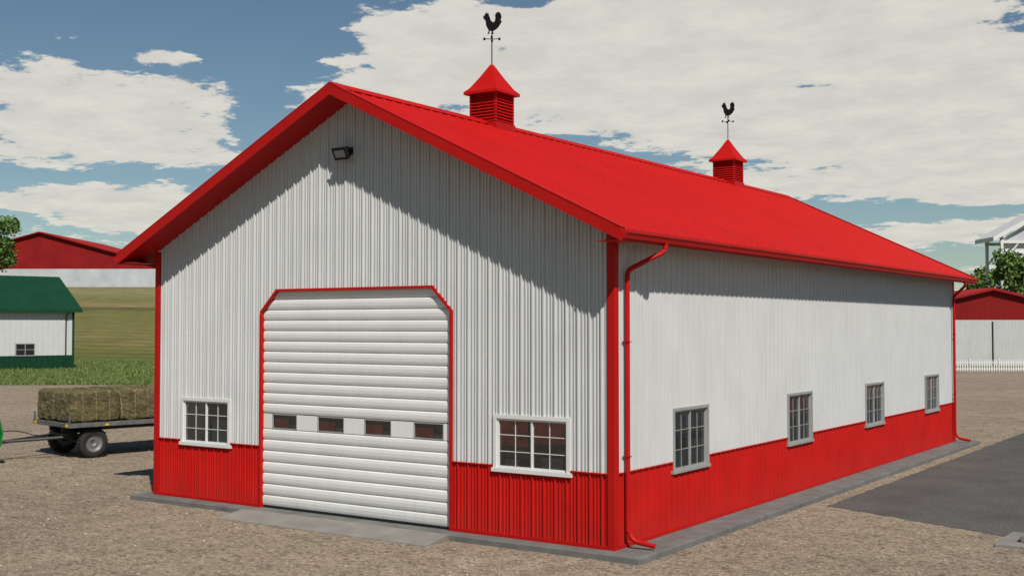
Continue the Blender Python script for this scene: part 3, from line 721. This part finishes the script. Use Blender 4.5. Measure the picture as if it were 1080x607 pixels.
# ------------------------------------------------------------------ tractor
tc_=empty('farm_tractor',(-21.25,.95,GZ),math.radians(-6))
for s in (-1,1):
    wheel('rear_wheel',tc_,(s*.88,0,.82),.82,.45,math.pi/2,M_yellow); wheel('front_wheel',tc_,(s*.85,-2.5,.55),.55,.32,math.pi/2,M_yellow)
    fpts=[]
    for q in range(9):
        a=math.radians(-20+q*22); fpts.append((math.cos(a)*.93,.82+math.sin(a)*.93))
    for q in range(8,-1,-1):
        a=math.radians(-20+q*22); fpts.append((math.cos(a)*.88,.82+math.sin(a)*.88))
    prism('rear_fender',fpts,'x',s*.88-.26,s*.88+.26,M_tracgreen,tc_)
prism('hood',[(-.75,.85),(-.75,1.62),(-2.9,1.48),(-3.15,1.3),(-3.15,.85)],'x',-.36,.36,M_tracgreen,tc_,bevel=.06)
boxes('grille',[((-.28,-3.17,.9),(.28,-3.151,1.25))],M_black,tc_)
boxes('chassis',[((-.25,-3.0,.55),(.25,.5,.86)),((-.85,-2.58,.48),(.85,-2.42,.62)),((-.8,-.1,.74),(.8,.1,.9))],M_steel,tc_)
prism('cab_lower',[(.55,.9),(.55,1.5),(-.75,1.5),(-.75,.9)],'x',-.6,.6,M_tracgreen,tc_,bevel=.04)
boxes('cab_posts',[((sx*.58-.03,yy-.03,1.5),(sx*.58+.03,yy+.03,2.5)) for sx in (-1,1) for yy in (-.7,.0,.5)],M_black,tc_)
boxes('cab_roof',[((-.66,-.85,2.5),(.66,.66,2.66))],M_tracgreen,tc_,bevel=.05)
boxes('cab_glass',[((-.57,-.69,1.5),(-.565,.49,2.5)),((.565,-.69,1.5),(.57,.49,2.5)),((-.56,.49,1.5),(.56,.495,2.5)),((-.56,-.695,1.5),(.56,-.69,2.5))],M_glass,tc_)
tube('exhaust',[(.42,-.95,1.5),(.42,-.95,2.5)],.04,M_black,tc_)
boxes('tail_lamps',[((s*.9-.08,.93,1.0),(s*.9+.08,.96,1.12)) for s in (-1,1)],M_redlamp,tc_)
boxes('drawbar_hitch',[((-.05,.3,.42),(.05,1.05,.5))],M_steel,tc_)
# ------------------------------------------------------------------ world
sun_v=Vector((.88,-.669,1.2)).normalized()
el=math.asin(sun_v.z); az=math.atan2(sun_v.x,sun_v.y)
w=bpy.data.worlds.new('World'); S.world=w; w.use_nodes=True; nt=w.node_tree; nt.nodes.clear()
out=N(nt,'ShaderNodeOutputWorld')
sky=N(nt,'ShaderNodeTexSky',sky_type='NISHITA',sun_disc=False); sky.sun_elevation=el; sky.sun_rotation=az; sky.air_density=1.0; sky.dust_density=.1; sky.ozone_density=1.8
tc=N(nt,'ShaderNodeTexCoord'); D=tc.outputs['Generated']
vn=N(nt,'ShaderNodeVectorMath',operation='NORMALIZE'); L(nt,D,vn.inputs[0])
sx=N(nt,'ShaderNodeSeparateXYZ'); L(nt,vn.outputs[0],sx.inputs[0]); X,Y,Z=sx.outputs
azi=math_(nt,'ARCTAN2',X,Y)
hyp=math_(nt,'SQRT',math_(nt,'MULTIPLY_ADD',X,X,math_(nt,'MULTIPLY',Y,Y)))
elv=math_(nt,'ARCTAN2',Z,hyp)
zc=math_(nt,'MAXIMUM',math_(nt,'ADD',Z,.10),.03)
cx=math_(nt,'DIVIDE',X,zc); cy=math_(nt,'DIVIDE',Y,zc)
cv=N(nt,'ShaderNodeCombineXYZ'); L(nt,cx,cv.inputs[0]); L(nt,cy,cv.inputs[1])
n1=noise_tex(nt,1.15,9,.62,cv.outputs[0]); n2=noise_tex(nt,5.0,9,.68,cv.outputs[0])
cov=math_(nt,'ADD',math_(nt,'MULTIPLY',n1.outputs[0],1.35),math_(nt,'MULTIPLY',n2.outputs[0],.95))
cov=math_(nt,'SUBTRACT',cov,.30)
clr=N(nt,'ShaderNodeMapRange'); clr.inputs[1].default_value=.30; clr.inputs[2].default_value=.5; clr.inputs[4].default_value=.45; L(nt,Z,clr.inputs[0])
cov=math_(nt,'SUBTRACT',cov,clr.outputs[0])
cov=math_(nt,'SUBTRACT',cov,math_(nt,'MULTIPLY',math_(nt,'MULTIPLY_ADD',Y,-1.5,.3,clamp=True),.5))
def bank(px,py,wx,wy,k):
    a=-.5989+math.atan((px-540)/1236.4); e_=(343.4-py)/1236.4
    dx=math_(nt,'DIVIDE',math_(nt,'SUBTRACT',azi,a),wx/1236.4); dy=math_(nt,'DIVIDE',math_(nt,'SUBTRACT',elv,e_),wy/1236.4)
    r2=math_(nt,'MULTIPLY_ADD',dx,dx,math_(nt,'MULTIPLY',dy,dy))
    return math_(nt,'MULTIPLY',math_(nt,'EXPONENT',math_(nt,'MULTIPLY',r2,-1)),k)
for b_ in [(100,140,130,42,.42),(440,38,75,14,.28),(170,75,40,7,.22),(60,225,90,12,.25),(140,238,50,14,.28),
           (750,40,330,70,.46),(900,130,260,50,.44),(1100,190,180,30,.36),(480,90,110,22,.34),(1000,250,140,10,.28),(1000,200,160,16,.25),
           (120,25,220,45,-.40),(300,60,60,50,-.22),(270,120,25,40,-.2),(850,100,60,8,-.50),(1050,18,40,10,-.38),(640,165,130,20,-.26),(900,228,120,8,-.25),(1000,232,90,6,-.25),(120,195,160,12,-.3),(930,275,160,12,-.1),(560,8,60,8,-.3)]:
    cov=math_(nt,'ADD',cov,bank(*b_))
mr=N(nt,'ShaderNodeMapRange',interpolation_type='SMOOTHSTEP'); mr.inputs[1].default_value=.865; mr.inputs[2].default_value=.945; L(nt,cov,mr.inputs[0])
bgs=N(nt,'ShaderNodeBackground'); bgs.inputs[1].default_value=.060
tint=mix(nt,1.0,sky.outputs[0],(.92,1.0,.97),'MULTIPLY')
L(nt,tint,bgs.inputs[0])
bgc=N(nt,'ShaderNodeBackground'); bgc.inputs[1].default_value=1.0
cc=ramp(nt,n2.outputs[0],[(.3,(.60,.59,.54)),(.65,(.74,.715,.645))]); L(nt,cc.outputs[0],bgc.inputs[0])
mx=N(nt,'ShaderNodeMixShader'); L(nt,math_(nt,'MULTIPLY',mr.outputs[0],.95),mx.inputs[0]); L(nt,bgs.outputs[0],mx.inputs[1]); L(nt,bgc.outputs[0],mx.inputs[2]); L(nt,mx.outputs[0],out.inputs[0])
# sun
sl=bpy.data.lights.new('sun','SUN'); sl.energy=4.6; sl.angle=math.radians(.5); sl.color=(1,.95,.88)
so=bpy.data.objects.new('sun',sl); COL.objects.link(so); so.rotation_euler=sun_v.to_track_quat('Z','Y').to_euler(); so.location=(30,-30,40)
# camera
cd=bpy.data.cameras.new('camera'); cd.sensor_width=36; cd.lens=1236.37/1080*36; cd.clip_end=9000; cd.clip_start=.1
co=bpy.data.objects.new('camera',cd); COL.objects.link(co); co.location=(9.5247,-16.9257,3.6734); co.rotation_euler=(math.pi/2+.0323,0,.5989)
S.camera=co
S.view_settings.view_transform='Standard'; S.view_settings.look='None'; S.view_settings.exposure=0
